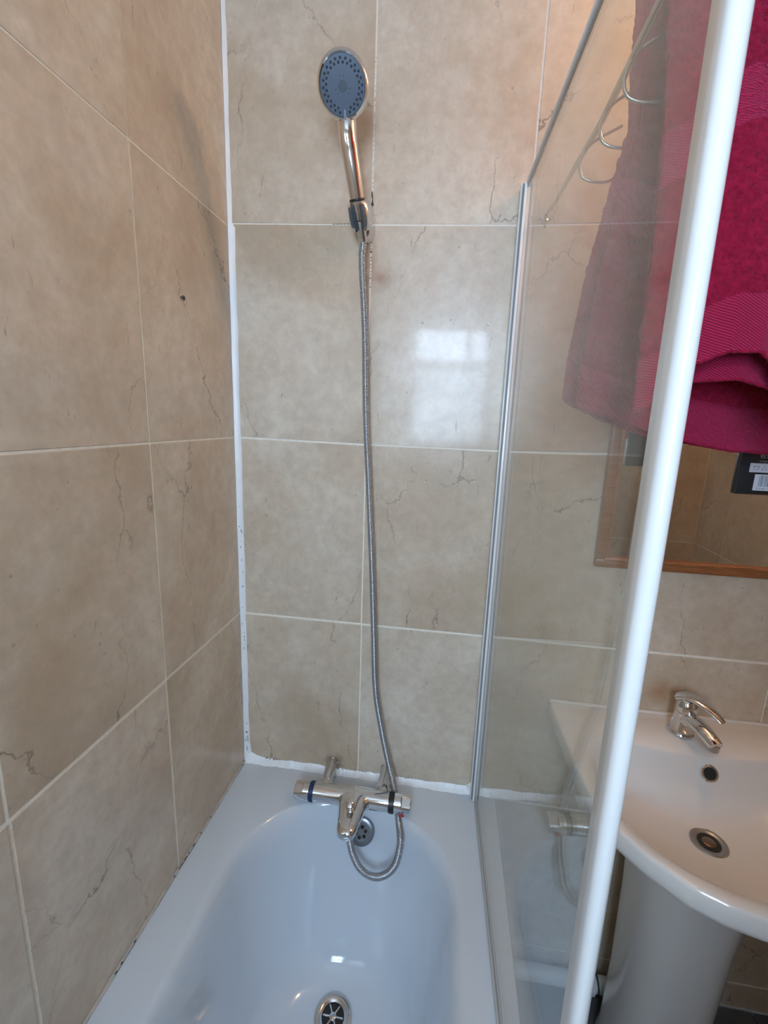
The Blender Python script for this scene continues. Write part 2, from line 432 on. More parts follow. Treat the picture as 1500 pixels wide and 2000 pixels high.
# silicone along back wall over the bath rim, ragged
vs = []; n = 260
for i in range(n+1):
    x = .004+(.700-.004)*i/n
    h = .0150+jag(i*.11, 2, .0030)+random.uniform(-.0009, .0009); d = .012+jag(i*.13, 6, .003)
    if x < .05: h += (.05-x)*.35
    if x > .64: h += .008*math.exp(-((x-.655)/.012)**2)*2.2
    if .24 < x < .28: h *= .75
    vs += [(x, -.0002, .5700+h), (x, -.0024, .5700+h-.003), (x, -d*.55, .5700+h*.42), (x, -d, .5715), (x, -d-.002, .5698)]
fs = [(5*i+k, 5*i+k+1, 5*i+6+k, 5*i+5+k) for i in range(n) for k in range(4)]
tag(pyobj('trim_2', vs, fs, MSIL), kind='structure', label='ragged white silicone bead between bath end and back wall')
vs = []; n = 300
for i in range(n+1):
    y = -.012-(1.6)*i/n
    h = .0035+max(0, jag(i*.5, 3, .0018))+random.uniform(0, .0004); d = .0045+jag(i*.4, 9, .0014)
    vs += [(.0002, y, .5700+h), (d*.5, y, .5700+h*.6), (d, y, .5697)]
fs = [(3*i+k, 3*i+k+1, 3*i+4+k, 3*i+3+k) for i in range(n) for k in range(2)]
tag(pyobj('trim_3', vs, fs, MOLDSIL), kind='structure', label='thin grey sealant line between bath side and left wall')
# black mould in the joint beside the shower bracket and along corners: small flattened blobs lying in the joints
def blobs(name, pts, label, wall):
    bm = bmesh.new()
    for (x, y, z, a, b, c) in pts:
        bmesh.ops.create_icosphere(bm, subdivisions=2, radius=1, matrix=Matrix.Translation((x, y, z)) @ Matrix.Diagonal((a, b, c, 1)))
    o = obj(name, bm, MMOULD, wall, sharp=None); o['kind'] = 'stuff'; return o
pts = []
for z0, z1, w, n in [(1.955, 2.045, .0016, 22), (1.93, 1.955, .0010, 5), (1.85, 1.92, .0008, 9), (2.04, 2.30, .0005, 26)]:
    for i in range(n):
        z = z0+(z1-z0)*(i+random.random()*.7)/n
        pts.append((.3352+random.uniform(-.0006, .0006), -.0006, z, w*random.uniform(.6, 1.3), .0008, w*random.uniform(1.5, 3.6)))
for z, r in [(2.02, .003), (2.01, .0026), (1.957, .0032), (1.925, .0018)]: pts.append((.3356, -.0004, z, r, .001, r*1.2))
for i in range(10): pts.append((.25+.008*i, -.0005, 1.9825-.0001*i, .003, .0006, .0006))
blobs('mould', pts, None, wall_back)
pts = []
for i in range(40):
    z = random.choice([random.uniform(.60, .70), random.uniform(.9, 1.4)])
    pts.append((.006+random.uniform(-.003, .006), -.0048+random.uniform(-.0005, .0015), z, .0007, .0007, random.uniform(.001, .004)))
for i in range(50):
    x = random.choice([random.uniform(.05, .11), random.uniform(.26, .36), random.uniform(.42, .5), random.uniform(.64, .66)])
    pts.append((x, -.0030, .583+random.uniform(0, .006), random.uniform(.0008, .002), .0007, .0007))
for i in range(24): pts.append((.6525+random.uniform(-.003, .001), -.0012, random.uniform(.595, .665), .0010, .0009, .0022))
blobs('mould_specks', pts, None, wall_back)
pts = [(.004, random.uniform(-.36, -.30) if i < 14 else random.uniform(-1.2, -.02), .5735, .0010, random.uniform(.0015, .005), .0010) for i in range(34)]
blobs('mould_specks', pts, None, wall_left)
# plugged screw hole in the left wall
t = thing('wall_plug', 'small grey plugged screw hole in the left tiled wall', 'wall plug', (0, -.202, 1.780))
latheo('socket_rim', [(0, .0052), (.0012, .0050), (.0014, .0032), (-.002, .003)], (0, -.202, 1.780), (1, 0, 0), simple('worn grey plug', (.16, .16, .16), .6), t, 14)
latheo('hole', [(.0001, .0032), (.0013, .0028), (.0014, 0)], (0, -.200, 1.780), (1, 0, 0), MHOLE, t, 12)
latheo('chip', [(.0001, .0030), (.0008, .0022), (.0009, 0)], (0, -.209, 1.779), (1, 0, 0), simple('chipped tile', (.10, .09, .08), .8), t, 7)

# ------------------------------------------------------------------ bath
bath = thing('bathtub', 'white enamel bathtub fitted between the tiled walls under the shower', 'bathtub', (.36, -.83, 0))
X0, X1, Y0, Y1 = .0025, .716, -1.66, -.0025
RT = .570
rings = [rrect(X0+.03, X1-.012, Y0+.01, Y1-.01, .02, .035), rrect(X0+.004, X1-.004, Y0, Y1, .02, .10), rrect(X0+.004, X1-.004, Y0, Y1, .02, .535),
         rrect(X0, X1, Y0, Y1, .02, .537), rrect(X0, X1, Y0, Y1, .012, RT-.006), rrect(X0+.002, X1-.002, Y0+.002, Y1-.002, .012, RT-.001), rrect(X0+.006, X1-.006, Y0+.006, Y1-.006, .012, RT)]
IX0, IX1, IY0, IY1 = .088, .622, -1.56, -.098
for f in (.5, 1): 
    rings.append(rrect(X0+.006+(IX0-X0-.006)*f, X1-.006+(IX1-X1+.006)*f, Y0+.006+(IY0-Y0-.006)*f, Y1-.006+(IY1-Y1+.006)*f, .02+.20*f, RT-.0005*f))
prof = [(.006, .0020), (.012, .006), (.018, .013), (.023, .023), (.027, .036), (.031, .06), (.037, .10), (.044, .15), (.052, .20), (.060, .25), (.070, .295), (.083, .335), (.100, .362), (.125, .381), (.155, .391), (.19, .397), (.225, .400)]
for ins, dz in prof:
    e = 1+1.15*min(1, dz/.3)   # ends slope more than the sides
    rings.append(rrect(IX0+ins, IX1-ins, IY0+ins*e*1.6, IY1-ins*e*.45, .22-ins*.35, RT-dz))
bm = bmesh.new(); R = loft(bm, rings); bm.faces.new(R[-1]); bm.faces.new(R[0])
obj('tub_shell', bm, MENAM, bath, sharp=50)
# waste outlet at the foot of the end slope
DO = Vector((.347, -.302, .1755)); DA = Vector((0, -.12, 1)).normalized()
w = latheo('waste_outlet', [(-.02, .0), (-.02, .024), (.001, .0265), (.0035, .031), (.0045, .037), (.0035, .0425), (.0005, .045), (-.006, .045)], DO, DA, MCHROME2, bath, 40)
latheo('hole_shade_disc', [(-.006, .0262), (.0006, .0260), (.0008, 0)], DO, DA, MHOLE, bath, 24)  # dark disc painted for the shade down the outlet
bm = bmesh.new()
for a in (0, PI/3, 2*PI/3):
    q = Vector((math.cos(a), math.sin(a), 0))*.024; tube(bm, [DO+DA*.0015-q, DO+DA*.0015+q], .0022, 8)
lathe(bm, [(-.002, .008), (.0035, .008), (.0045, .006), (.0048, 0)], DO, DA, 16); obj('crossbar', bm, MCHROME2, bath)
# overflow rose
OO = Vector((.372, -.128, .521)); OA = Vector((0, -.9, .42)).normalized()
ov = latheo('overflow_cover', [(-.012, .034), (.002, .034), (.005, .033), (.0065, .030), (.0055, .020), (.0050, 0)], OO, OA, simple('satin chrome', (.27, .29, .33), .3, metal=.9), bath, 40)
x, y, d = frame_of(OA); bm = bmesh.new()
for k in range(6):
    a = k*PI/3+.3; lathe(bm, [(.0045, .0046), (.0064, .0044), (.0065, 0)], OO+(x*math.cos(a)+y*math.sin(a))*.0125, OA, 12)
obj('overflow_hole_shade', bm, MHOLE, ov)

# ------------------------------------------------------------------ shower screen
scr = thing('shower_screen', 'glass bath screen with white edge post standing on the bath rim', 'shower screen', (.672, -.38, RT))
A = Vector((.6615, -.012, 0)); B = Vector((.6873, -.742, 0)); dv = (B-A).normalized(); nv = Vector((dv.y, -dv.x, 0))  # nv points to -x
if nv.x > 0: nv = -nv
ZB, ZT = RT+.004, 2.040
def sbox(name, s0, s1, w0, w1, z0, z1, mat, parent, bev=0, seg=2):
    """box in screen coordinates: s along the screen, w across (positive towards the bath)"""
    bm = bmesh.new(); box(bm, (s0, w0, z0), (s1, w1, z1), bev, seg)
    for v in bm.verts:
        p = A+dv*v.co.x+nv*v.co.y; v.co = Vector((p.x, p.y, v.co.z))
    return obj(name, bm, mat, parent, sharp=30)
L = (B-A).length
sbox('glass_pane', .010, L-.004, -.0025, .0025, ZB+.006, ZT-.004, MGLASS, scr)
sbox('top_edge_pale', .004, L-.010, .0, .0052, ZT-.005, ZT+.001, simple('pale glass edge', (.86, .87, .88), .4), scr, .0006)  # pale strip painted for light refracted in the polished glass edge
sbox('top_edge_dark', .004, L-.010, -.0022, .0, ZT-.007, ZT+.0005, MBLACK, scr)  # dark line of the same glass-edge refraction, built as a black strip
sbox('bottom_seal', .008, L-.006, -.0012, .0008, ZB-.003, ZB+.008, MBLACK, scr)
sbox('bottom_trim', .008, L-.006, .0008, .0042, ZB-.004, ZB+.007, simple('milky seal strip', (.55, .54, .52), .4), scr, .0006)
# wall channel with ridges
wp = sbox('wall_profile', -.0115, .013, -.010, .013, ZB-.002, ZT-.001, simple('white channel', (.74, .75, .75), .3), scr, .0012)
sbox('ridge', .004, .016, .0132, .0150, ZB-.002, ZT-.002, MPLAS, wp, .0005)
sbox('ridge', .013, .022, .0030, .0085, ZB-.002, ZT-.002, MPLAS, wp, .001)
sbox('groove', .0128, .0150, .0085, .0115, ZB-.002, ZT-.002, simple('grey gasket', (.22, .22, .22), .5), wp)
# white edge post: D shaped extrusion
sec = []
hw, ln = .0078, .022
for i in range(17):
    a = -PI/2+PI*i/16
    sec.append((L-.008+ln-0.008+.008*math.cos(a), hw*math.sin(a)))
sec = [(L-.012, -hw+.0012), (L-.0108, -hw)]+sec+[(L-.0108, hw), (L-.012, hw-.0012)]
bm = bmesh.new()
rg = []
for z in (RT+.0005, RT+.002, 2.048, 2.050):
    k = .93 if z in (RT+.0005, 2.050) else 1
    rg.append([bm.verts.new((*(A+dv*(L+(s-L)*k)+nv*(w_*k)).xy, z)) for s, w_ in sec])
bridge(bm, rg); bm.faces.new(rg[0]); bm.faces.new(rg[-1])
post = obj('edge_post', bm, MPLAS, scr, sharp=50)

# ------------------------------------------------------------------ hand shower, bracket, hose
brk = thing('shower_bracket', 'chrome wall bracket cradling the hand shower', 'bracket', (.330, 0, 1.975))
bm = bmesh.new()
rg = []
for (yy, hx, hz, cz) in [(-.0005, .0185, .040, 1.979), (-.014, .0185, .040, 1.979), (-.026, .0172, .038, 1.980), (-.034, .0140, .032, 1.982), (-.036, .007, .022, 1.984)]:
    rg.append([Vector((.3245+hx*math.copysign(abs(math.cos(a))**.8, math.cos(a)), yy, cz+hz*math.copysign(abs(math.sin(a))**.8, math.sin(a)))) for a in [2*PI*i/36 for i in range(36)]])
R = loft(bm, rg); bm.faces.new(R[-1]); bm.faces.new(R[0]); obj('wall_plate', bm, MCHROME, brk, sharp=50)
HB = Vector((.3200, -.063, 1.975)); HT = Vector((.3030, -.118, 2.105)); hd = (HT-HB).normalized()
latheo('pivot', [(0, .013), (.018, .013), (.020, .010), (.020, 0)], (.325, -.030, 1.976), (-.15, -1, .1), MCHROME, brk, 24)
# cradle: open cup round the handle end, with two grey ears
hx_, hy_, _ = frame_of(hd); xs = Vector((1, 0, 0)); xs = (xs-hd*xs.dot(hd)).normalized(); ys = hd.cross(xs)   # ys points away from / to camera
if ys.y > 0: ys = -ys
def cup(bm, r0, r1, t0, t1, a0, a1, n=28):
    rg = []
    for i in range(n+1):
        a = a0+(a1-a0)*i/n; c = xs*math.cos(a)+ys*math.sin(a)
        tm = (t0+t1)/2
        rg.append([bm.verts.new(v) for v in (HB+hd*t0+c*(r0*.86), HB+hd*t0+c*(r1*.78), HB+hd*(t0*.6)+c*(r1*.94), HB+hd*tm+c*r1, HB+hd*(t1*.7)+c*(r1*1.0), HB+hd*t1+c*(r1*.86), HB+hd*t1+c*r0, HB+hd*tm+c*r0)])
    for P, Q in zip(rg, rg[1:]):
        for k in range(8): bm.faces.new((P[k], P[(k+1) % 8], Q[(k+1) % 8], Q[k]))
    bm.faces.new(rg[0]); bm.faces.new(rg[-1][::-1])
bm = bmesh.new(); cup(bm, .0145, .0232, -.030, .022, PI*.68, PI*2.32); obj('cradle', bm, MCHROME, brk)
for s in (-1, 1):
    bm = bmesh.new(); cup(bm, .0125, .0240, -.027, .018, PI/2+s*PI*.15, PI/2+s*PI*.27, 8); obj('ear', bm, MEAR, brk)

hs = thing('hand_shower', 'chrome hand shower with blue-grey spray face held in the wall bracket', 'shower head', tuple(HB))
# handle: smooth taper, thicker near the head
hp = catmull([HB+hd*.006, HB+hd*.05+Vector((0, 0, 0)), HB+hd*.10+Vector((-.0003, .001, 0)), HB+hd*.130+Vector((-.0006, .003, 0)), Vector((.3022, -.114, 2.134))], 10)
def hr(t): return .0146+.0042*t**1.5+.0006*math.sin(t*PI)+(0 if t > .04 else -.0006)-(.010*((t-.86)/.14)**2 if t > .86 else 0)
tubeo('handle', hp, hr, MCHROME, hs, 32)
latheo('collar', [(0, .0146), (.002, .0158), (.0045, .0158), (.006, .0148)], HB+hd*.022, hd, MBLACK, hs, 32)
latheo('connector', [(-.040, .0080), (-.038, .0092), (-.018, .0100), (-.012, .0118), (.008, .0124), (.012, .0124)], HB, hd, MCHROME, hs, 28)
latheo('seal_ring', [(-.0125, .0112), (-.0118, .0124), (-.0105, .0124), (-.0095, .0112)], HB, hd, MBLACK, hs, 28)
HC = Vector((.3035, -.150, 2.152)); HN = Vector((.10, -.82, -.58)).normalized(); HR = .0475
hxd = Vector((1, 0, 0)); hxd = (hxd-HN*hxd.dot(HN)).normalized(); hyd = HN.cross(hxd)
if hyd.z < 0: hyd = -hyd
latheo('head_shell', [(-.036, 0), (-.035, .010), (-.031, .021), (-.023, .033), (-.012, .0425), (-.004, .0472), (.000, .0475), (.0035, .0462), (.0060, .0435), (.0056, .0412)], HC, HN, MCHROME, hs, 56, xdir=hxd, sx=1, sy=1.06)
face = latheo('spray_face', [(.0050, .0418), (.0064, .0408), (.0072, .030), (.0076, .015), (.0076, 0)], HC, HN, MGREY, hs, 56, xdir=hxd, sx=.985, sy=1.04)
latheo('centre_disc', [(.0070, .0085), (.0080, .0080), (.0082, 0)], HC, HN, simple('darker plate', (.085, .115, .15), .45), face, 28, xdir=hxd)
proto = None; k = 0
def nozzle(px, py, r, h, name='nozzle'):
    global proto
    loc = HC+hxd*px+hyd*py*1.04+HN*.0068
    if proto is None:
        bm = bmesh.new(); lathe(bm, [(0, 1), (.55, .85), (.8, .6), (.8, 0)], (0, 0, 0), (0, 0, 1), 8)
        me = bpy.data.meshes.new('nozzle'); bmesh.ops.recalc_face_normals(bm, faces=bm.faces); bm.to_mesh(me); bm.free(); me.materials.append(MDGREY); proto = me
    o = bpy.data.objects.new(name, proto); C.objects.link(o)
    mw = Matrix.Translation(loc) @ HN.to_track_quat('Z', 'Y').to_matrix().to_4x4() @ Matrix.Diagonal((r, r, h, 1))
    o.parent = face; o.matrix_parent_inverse = Matrix.Translation(-hs.location) ; o.matrix_world = mw
    return o
for rad, n, ph in ((.0355, 24, 0), (.0302, 24, PI/24)):
    for i in range(n):
        a = -PI/2+2*PI*i/n+ph
        if abs(((a+PI/2+PI) % (2*PI))-PI) < .22: continue
        nozzle(rad*math.cos(a), rad*math.sin(a), .0021, .0026)
for i in range(3):
    for s in (-.25, .25):
        a = PI/2+2*PI*i/3+s; nozzle(.0135*math.cos(a), .0135*math.sin(a), .0009, .0016)
bm = bmesh.new(); tube(bm, [HC+hyd*-.0320+HN*.0072, HC+hyd*-.040+HN*.0088, HC+hyd*-.0475+HN*.0065, HC+hyd*-.054-HN*.001], lambda t: .0016+.0008*math.sin(t*PI), 10)
obj('setting_tab', bm, simple('pale blue tab', (.28, .34, .45), .3), hs)

# hose
end = HB-hd*.038
hpts = [end+hd*.004, end-hd*.012, Vector((.3245, -.043, 1.885)), Vector((.332, -.030, 1.75)), Vector((.338, -.028, 1.58)), Vector((.350, -.028, 1.40)),
        Vector((.363, -.030, 1.213)), Vector((.373, -.031, 1.04)), Vector((.383, -.032, .87)), Vector((.402, -.034, .76)), Vector((.425, -.042, .665)), Vector((.4435, -.0600, .612)),
        Vector((.4560, -.0850, .578)), Vector((.4700, -.135, .560)), Vector((.4770, -.172, .552)), Vector((.4690, -.192, .512)), Vector((.444, -.195, .478)), Vector((.413, -.192, .464)), Vector((.383, -.185, .472)),
        Vector((.362, -.177, .500)), Vector((.3515, -.170, .535)), Vector((.3500, -.166, .572))]
cp_ = resample(catmull(hpts, 24), .00085)
vs = []; fs = []; NS = 14
xx = None
for i, p in enumerate(cp_):
    t = (cp_[min(i+1, len(cp_)-1)]-cp_[max(i-1, 0)]).normalized()
    if xx is None: xx = frame_of(t)[0]
    xx = (xx-t*xx.dot(t)).normalized(); yy = t.cross(xx)
    fr_ = i/len(cp_); r = .0079+.0010*min(1, max(0, (fr_-.6)/.2))-(.0017 if i % 4 == 0 else (0 if i % 4 == 2 else .0003))
    vs += [p+xx*(r*math.cos(2*PI*k/NS))+yy*(r*math.sin(2*PI*k/NS)) for k in range(NS)]
for i in range(len(cp_)-1):
    for k in range(NS): fs.append((i*NS+k, i*NS+(k+1) % NS, (i+1)*NS+(k+1) % NS, (i+1)*NS+k))
ho = thing('shower_hose', 'long ribbed metallic shower hose hanging from the hand shower and looping under the bath mixer', 'hose', (.35, -.03, .57))
pyobj('ribbed_hose', vs, fs, MHOSE, ho, sharp=None)
latheo('hose_nut', [(0, .0085), (.001, .0098), (.013, .0098), (.015, .008)], (.3500, -.166, .560), (0, 0, 1), MCHROME, ho, 18)
latheo('hose_nut', [(0, .0078), (.002, .0088), (.016, .0088), (.018, .007)], end-hd*.012, hd, MCHROME, ho, 18)

# ------------------------------------------------------------------ bath shower mixer
MX = Vector((.345, -.106, .5985)); ax = Vector((1, .008, -.0)).normalized()
mix = thing('bath_mixer', 'chrome thermostatic bath mixer with spout on the wall above the bath end', 'tap', tuple(MX))
bm = bmesh.new()
R0 = .0235
tube(bm, [MX+ax*-.103, MX+ax*-.060, MX, MX+ax*.060, MX+ax*.093], R0, 40)
obj('mixer_body', bm, MCHROME, mix)
# spout: flares out of the body and narrows to a rounded tip
bm = bmesh.new(); rg = []
for t, hw_, hh, zc in [(-.018, .074, .018, .001), (-.006, .072, .0215, .0005), (.006, .064, .0225, .000), (.016, .050, .0222, -.001), (.026, .038, .0205, -.001), (.040, .0335, .0190, -.001), (.060, .0300, .0170, -.002), (.080, .0268, .0155, -.003), (.098, .0245, .0145, -.004), (.108, .0205, .0125, -.005), (.114, .0130, .0080, -.005)]:
    ring = []
    for i in range(36):
        a = 2*PI*i/36; c, s = math.cos(a), math.sin(a)
        ring.append(Vector((MX.x+hw_*math.copysign(abs(c)**.85, c)+.004, MX.y-t, MX.z+zc+hh*math.copysign(abs(s)**.85, s))))
    rg.append(ring)
R = loft(bm, rg); bm.faces.new(R[-1]); bm.faces.new(R[0]); sp_ = obj('spout', bm, MCHROME, mix, sharp=60)
latheo('aerator', [(0, .0105), (.004, .0115), (.014, .0118)], (.349, MX.y-.088, MX.z-.0260), (0, 0, 1), MSTEEL, sp_, 20)
# diverter knob on top of spout
latheo('diverter_knob', [(0, .0130), (.004, .0130), (.007, .0108), (.014, .0104), (.019, .0122), (.025, .0118), (.028, .0080), (.029, 0)], (MX.x+.004, MX.y-.046, MX.z+.013), (0, -.45, 1), MCHROME, mix, 24)
# handles with coloured stop rings
def handle(s, t0, ring_w, ringmat, length):
    pr = latheo('stop_ring', [(0, .021), (.0005, .0240), (ring_w, .0240), (ring_w+.0005, .021)], MX+ax*s*t0, ax*s, ringmat, mix, 40)
    bm = bmesh.new()
    for i in range(26):
        a = 2*PI*i/26; q = Vector((0, math.cos(a), math.sin(a)))*.0240
        c = MX+ax*s*(t0+ring_w/2)+q
        bmesh.ops.create_cube(bm, size=1, matrix=Matrix.Translation(c) @ Matrix.Rotation(a, 4, 'X') @ Matrix.Diagonal((ring_w*.75, .0012, .0030, 1)))
    obj('grip_teeth', bm, ringmat, pr, smooth=False, sharp=None)
    bm = bmesh.new(); rg = []; o0 = MX+ax*s*(t0+ring_w+.0005)
    for t, r, fl in [(0, .0205, 0), (.0006, .0236, 0), (length*.40, .0236, 0), (length*.46, .0236, 1), (length*.90, .0228, 1), (length*.97, .0212, 1), (length, .0180, 1)]:
        ring = []
        for i in range(48):
            a = 2*PI*i/48; rr = r
            if fl:   # two flats
                d = abs(math.sin(a-.6)); rr = min(r, .0185/max(d, 1e-3))
            ring.append(o0+ax*s*t+Vector((0, rr*math.cos(a), rr*math.sin(a))))
        rg.append(ring)
    R = loft(bm, rg); bm.faces.new(R[-1]); bm.faces.new(R[0]); return obj('control_handle', bm, MCHROME, mix, sharp=28)
handle(-1, .1035, .0105, MBLUE, .040)
h2 = handle(1, .0935, .0130, MBLACK, .043)
latheo('temperature_stop', [(-.004, .008), (0, .0080), (.0030, .0072), (.0032, 0)], MX+ax*.1270+Vector((0, -.0148, -.0182)), (0, -.55, -.83), MRED, h2, 18)
for lx in (-.082, .070):
    leg = latheo('wall_leg', [(0, .0160), (.002, .0160), (.004, .0145), (.052, .0145), (.058, .0155), (.068, .0168), (.086, .0168), (.090, .015)], (MX.x+lx, -.0005, .6035), (0, -1, -.04), MCHROME2, mix, 28)
    latheo('union_nut', [(.0, .0165), (.001, .0178), (.012, .0178), (.013, .0165)], (MX.x+lx, -.064, .601), (0, -1, -.04), MCHROME, mix, 6, sharp=20)

# ------------------------------------------------------------------ wash basin and pedestal
BC = Vector((1.118, -.255, 0)); BZ = .874
half_o = [(BC.x, -.508), (1.031, -.493), (.989, -.482), (.944, -.460), (.897, -.416), (.866, -.374), (.842, -.318), (.831, -.22), (.826, -.10), (.824, -.012), (.826, -.0015)]
outer = [Vector((a, b, 0)) for a, b in half_o]+[Vector((2*BC.x-a, b, 0)) for a, b in half_o[::-1]][:-1]
half_i = [(BC.x, -.470), (1.05, -.462), (.989, -.445), (.93, -.408), (.888, -.350), (.868, -.285), (.868, -.220), (.885, -.165), (.925, -.130), (.985, -.130), (1.05, -.139), (BC.x, -.143)]
inner = [Vector((a, b, 0)) for a, b in half_i]+[Vector((2*BC.x-a, b, 0)) for a, b in half_i[1:-1][::-1]]
def polar(poly, c, n):
    out = []
    P = poly+[poly[0]]
    for i in range(n):
        a = -PI/2+2*PI*i/n; d = Vector((math.cos(a), math.sin(a), 0)); best = 0
        for p, q in zip(P, P[1:]):
            e = q-p; den = d.x*e.y-d.y*e.x
            if abs(den) < 1e-12: continue
            w_ = p-c; t = (w_.x*e.y-w_.y*e.x)/den; s = (w_.x*d.y-w_.y*d.x)/den
            if t > 0 and -1e-6 <= s <= 1+1e-6: best = max(best, t)
        out.append(best)
    return out
NP = 144
def smooth_closed(poly):
    # catmull on closed polygon
    n = len(poly); out = []
    for i in range(n):
        a, b, c, d = poly[i-1], poly[i], poly[(i+1) % n], poly[(i+2) % n]
        for j in range(4):
            t = j/4; out.append(.5*((2*b)+(c-a)*t+(2*a-5*b+4*c-d)*t*t+(3*b-a-3*c+d)*t**3))
    return out
ro = polar(outer, BC, NP)
ri = polar(smooth_closed(inner), BC, NP)
DB = Vector((1.106, -.232, 0))
def bring(rf, z, c=BC, clampy=-.0012):
    out = []
    for i in range(NP):
        a = -PI/2+2*PI*i/NP; r = rf(i); p = c+Vector((math.cos(a)*r, math.sin(a)*r, 0))
        p.y = min(p.y, clampy)
        zz = z(i) if callable(z) else z
        out.append(Vector((p.x, p.y, zz)))
    return out
basin = thing('wash_basin', 'white ceramic wash basin with curved front fixed to the back wall', 'basin', (BC.x, -.25, .70))
rg = []
def rimz(i):   # rim rises a touch at the wall
    return BZ
# underside from pedestal collar outwards
for f, z in [(.30, .702), (.45, .714), (.62, .742), (.78, .782), (.90, .812), (.965, .828), (.99, .835), (1.0, .844), (1.0, .858), (.997, .867), (.990, .8725), (.978, .8745)]:
    rg.append(bring(lambda i: ro[i]*f, z))
rg.append(bring(lambda i: ro[i]*.45+ri[i]*.53, BZ-.0012))
for f, dz in [(1.015, .003), (.995, .006), (.975, .012), (.955, .022), (.93, .036), (.89, .054), (.84, .071), (.77, .088), (.68, .102), (.57, .113), (.45, .121), (.33, .127), (.22, .131), (.13, .134)]:
    w_ = min(1, (1-f)/.8) if f < 1 else 0
    c = BC.lerp(DB, max(0, w_))
    rg.append(bring(lambda i: ri[i]*f, BZ-dz, c))
bm = bmesh.new(); R = loft(bm, rg); bm.faces.new(R[-1]); bm.faces.new(R[0]); obj('basin_bowl', bm, MCER, basin, sharp=60)
# upstand against the wall
bm = bmesh.new(); box(bm, (.826, -.010, BZ-.004), (2*BC.x-.826, -.0005, BZ+.0045), .003); obj('back_lip', bm, MCER, basin)
D0 = Vector((DB.x, DB.y, BZ-.1335))
latheo('drain_ring', [(-.02, .019), (-.001, .0195), (.0015, .022), (.0036, .027), (.0034, .0315), (.0012, .0340), (-.004, .0340)], D0, (0, -.04, 1), simple('dull steel', (.34, .33, .32), .38, metal=.8), basin, 40)
latheo('drain_hole_shade', [(-.004, .0215), (.0012, .0212), (.0014, 0)], D0, (0, -.04, 1), MHOLE, basin, 24)  # dark disc laid over the bowl for the shade in the drain
latheo('plug', [(-.002, .013), (.0022, .0125), (.0034, .009), (.0036, 0)], D0, (0, 0, 1), simple('brass plug', (.20, .14, .10), .3, metal=.8), basin, 20)
OV = Vector((1.130, -.1550, .8400)); OVA = Vector((0, -.85, .5)).normalized()
latheo('overflow_ring', [(-.012, .0172), (.001, .0176), (.0024, .0160), (.0018, .0128), (-.003, .0126)], OV, OVA, MCHROME, basin, 28)
latheo('overflow_hole_shade', [(-.002, .0128), (-.0002, .0128), (.0, 0)], OV, OVA, MHOLE, basin, 20)
ped = thing('pedestal', 'white ceramic pedestal column holding up the wash basin', 'pedestal', (BC.x, -.17, 0))
bm = bmesh.new(); rg = []
for z, hx2, yb_, yf in [(.0, .112, -.06, -.275), (.02, .112, -.06, -.275), (.05, .102, -.06, -.266), (.25, .098, -.06, -.262), (.50, .104, -.06, -.275), (.66, .114, -.055, -.292), (.712, .122, -.05, -.306)]:
    rg.append([Vector((BC.x-.008+hx2*math.copysign(abs(math.cos(a))**.8, math.cos(a)), (yb_+yf)/2+(yb_-yf)/2*math.copysign(abs(math.sin(a))**.8, math.sin(a)), z)) for a in [2*PI*i/64 for i in range(64)]])
R = loft(bm, rg); bm.faces.new(R[-1]); bm.faces.new(R[0]); obj('column', bm, MCER, ped, sharp=60)
# waste pipe behind the pedestal
wp_ = thing('waste_pipe', 'white plastic waste pipe low on the wall behind the pedestal', 'pipe', (.95, -.045, .055))
tubeo('pipe', [(.735, -.045, .055), (1.085, -.045, .055)], .0205, MPVC, wp_, 24)
latheo('coupling', [(0, .0215), (.001, .0265), (.010, .0270), (.032, .0262), (.034, .0215)], (.985, -.045, .055), (1, 0, 0), MPVC, wp_, 24)
latheo('coupling_seal', [(0, .021), (.0005, .0275), (.003, .0275), (.0035, .021)], (1.024, -.045, .055), (1, 0, 0), MBLACK, wp_, 24)

# basin tap
TP = Vector((1.106, -.068, BZ))
tap = thing('basin_tap', 'small chrome lever tap standing on the wash basin', 'tap', tuple(TP))
latheo('base_ring', [(0, .0265), (.003, .0270), (.006, .0255), (.0065, .0235), (.0085, .0235), (.009, .0255), (.011, .0252)], TP, (0, 0, 1), MCHROME, tap, 36)
latheo('tap_body', [(.010, .0250), (.020, .0228), (.035, .0212), (.050, .0205), (.056, .0210), (.0565, .0196), (.058, .0196), (.0585, .0215), (.068, .0222), (.078, .0205), (.086, .0150), (.090, 0)], TP, (.02, -.06, 1), MCHROME, tap, 36)
sd = Vector((.24, -.97, 0)).normalized()
bm = bmesh.new()
tube(bm, catmull([TP+Vector((0, 0, .034)), TP+sd*.025+Vector((0, 0, .046)), TP+sd*.055+Vector((0, 0, .046)), TP+sd*.082+Vector((0, 0, .040)), TP+sd*.096+Vector((0, 0, .034))], 8), lambda t: .0190-.0040*t-(.004 if t > .97 else 0), 24, sx=1, sy=.86)
obj('spout', bm, MCHROME, tap)
latheo('nozzle', [(0, .0115), (.003, .0120), (.012, .0125), (.014, .010)], TP+sd*.088+Vector((0, 0, .0225)), (0, 0, 1), MSTEEL, tap, 22)
ld = Vector((.55, -.83, 0)).normalized()
bm = bmesh.new()
tube(bm, catmull([TP+ld*-.020+Vector((0, 0, .078)), TP+ld*.0+Vector((0, 0, .091)), TP+ld*.03+Vector((0, 0, .093)), TP+ld*.06+Vector((0, 0, .085)), TP+ld*.080+Vector((0, 0, .074))], 8), lambda t: (.0225-.0135*t)*min(1, .35+t*8) if t < .98 else .005, 24, sx=1.0, sy=.42)
obj('lever', bm, MCHROME, tap)
latheo('grub_screw', [(0, .0022), (.001, .0020), (.0011, 0)], TP+Vector((.012, -.0160, .062)), (.55, -.83, .1), MBLACK, tap, 10)

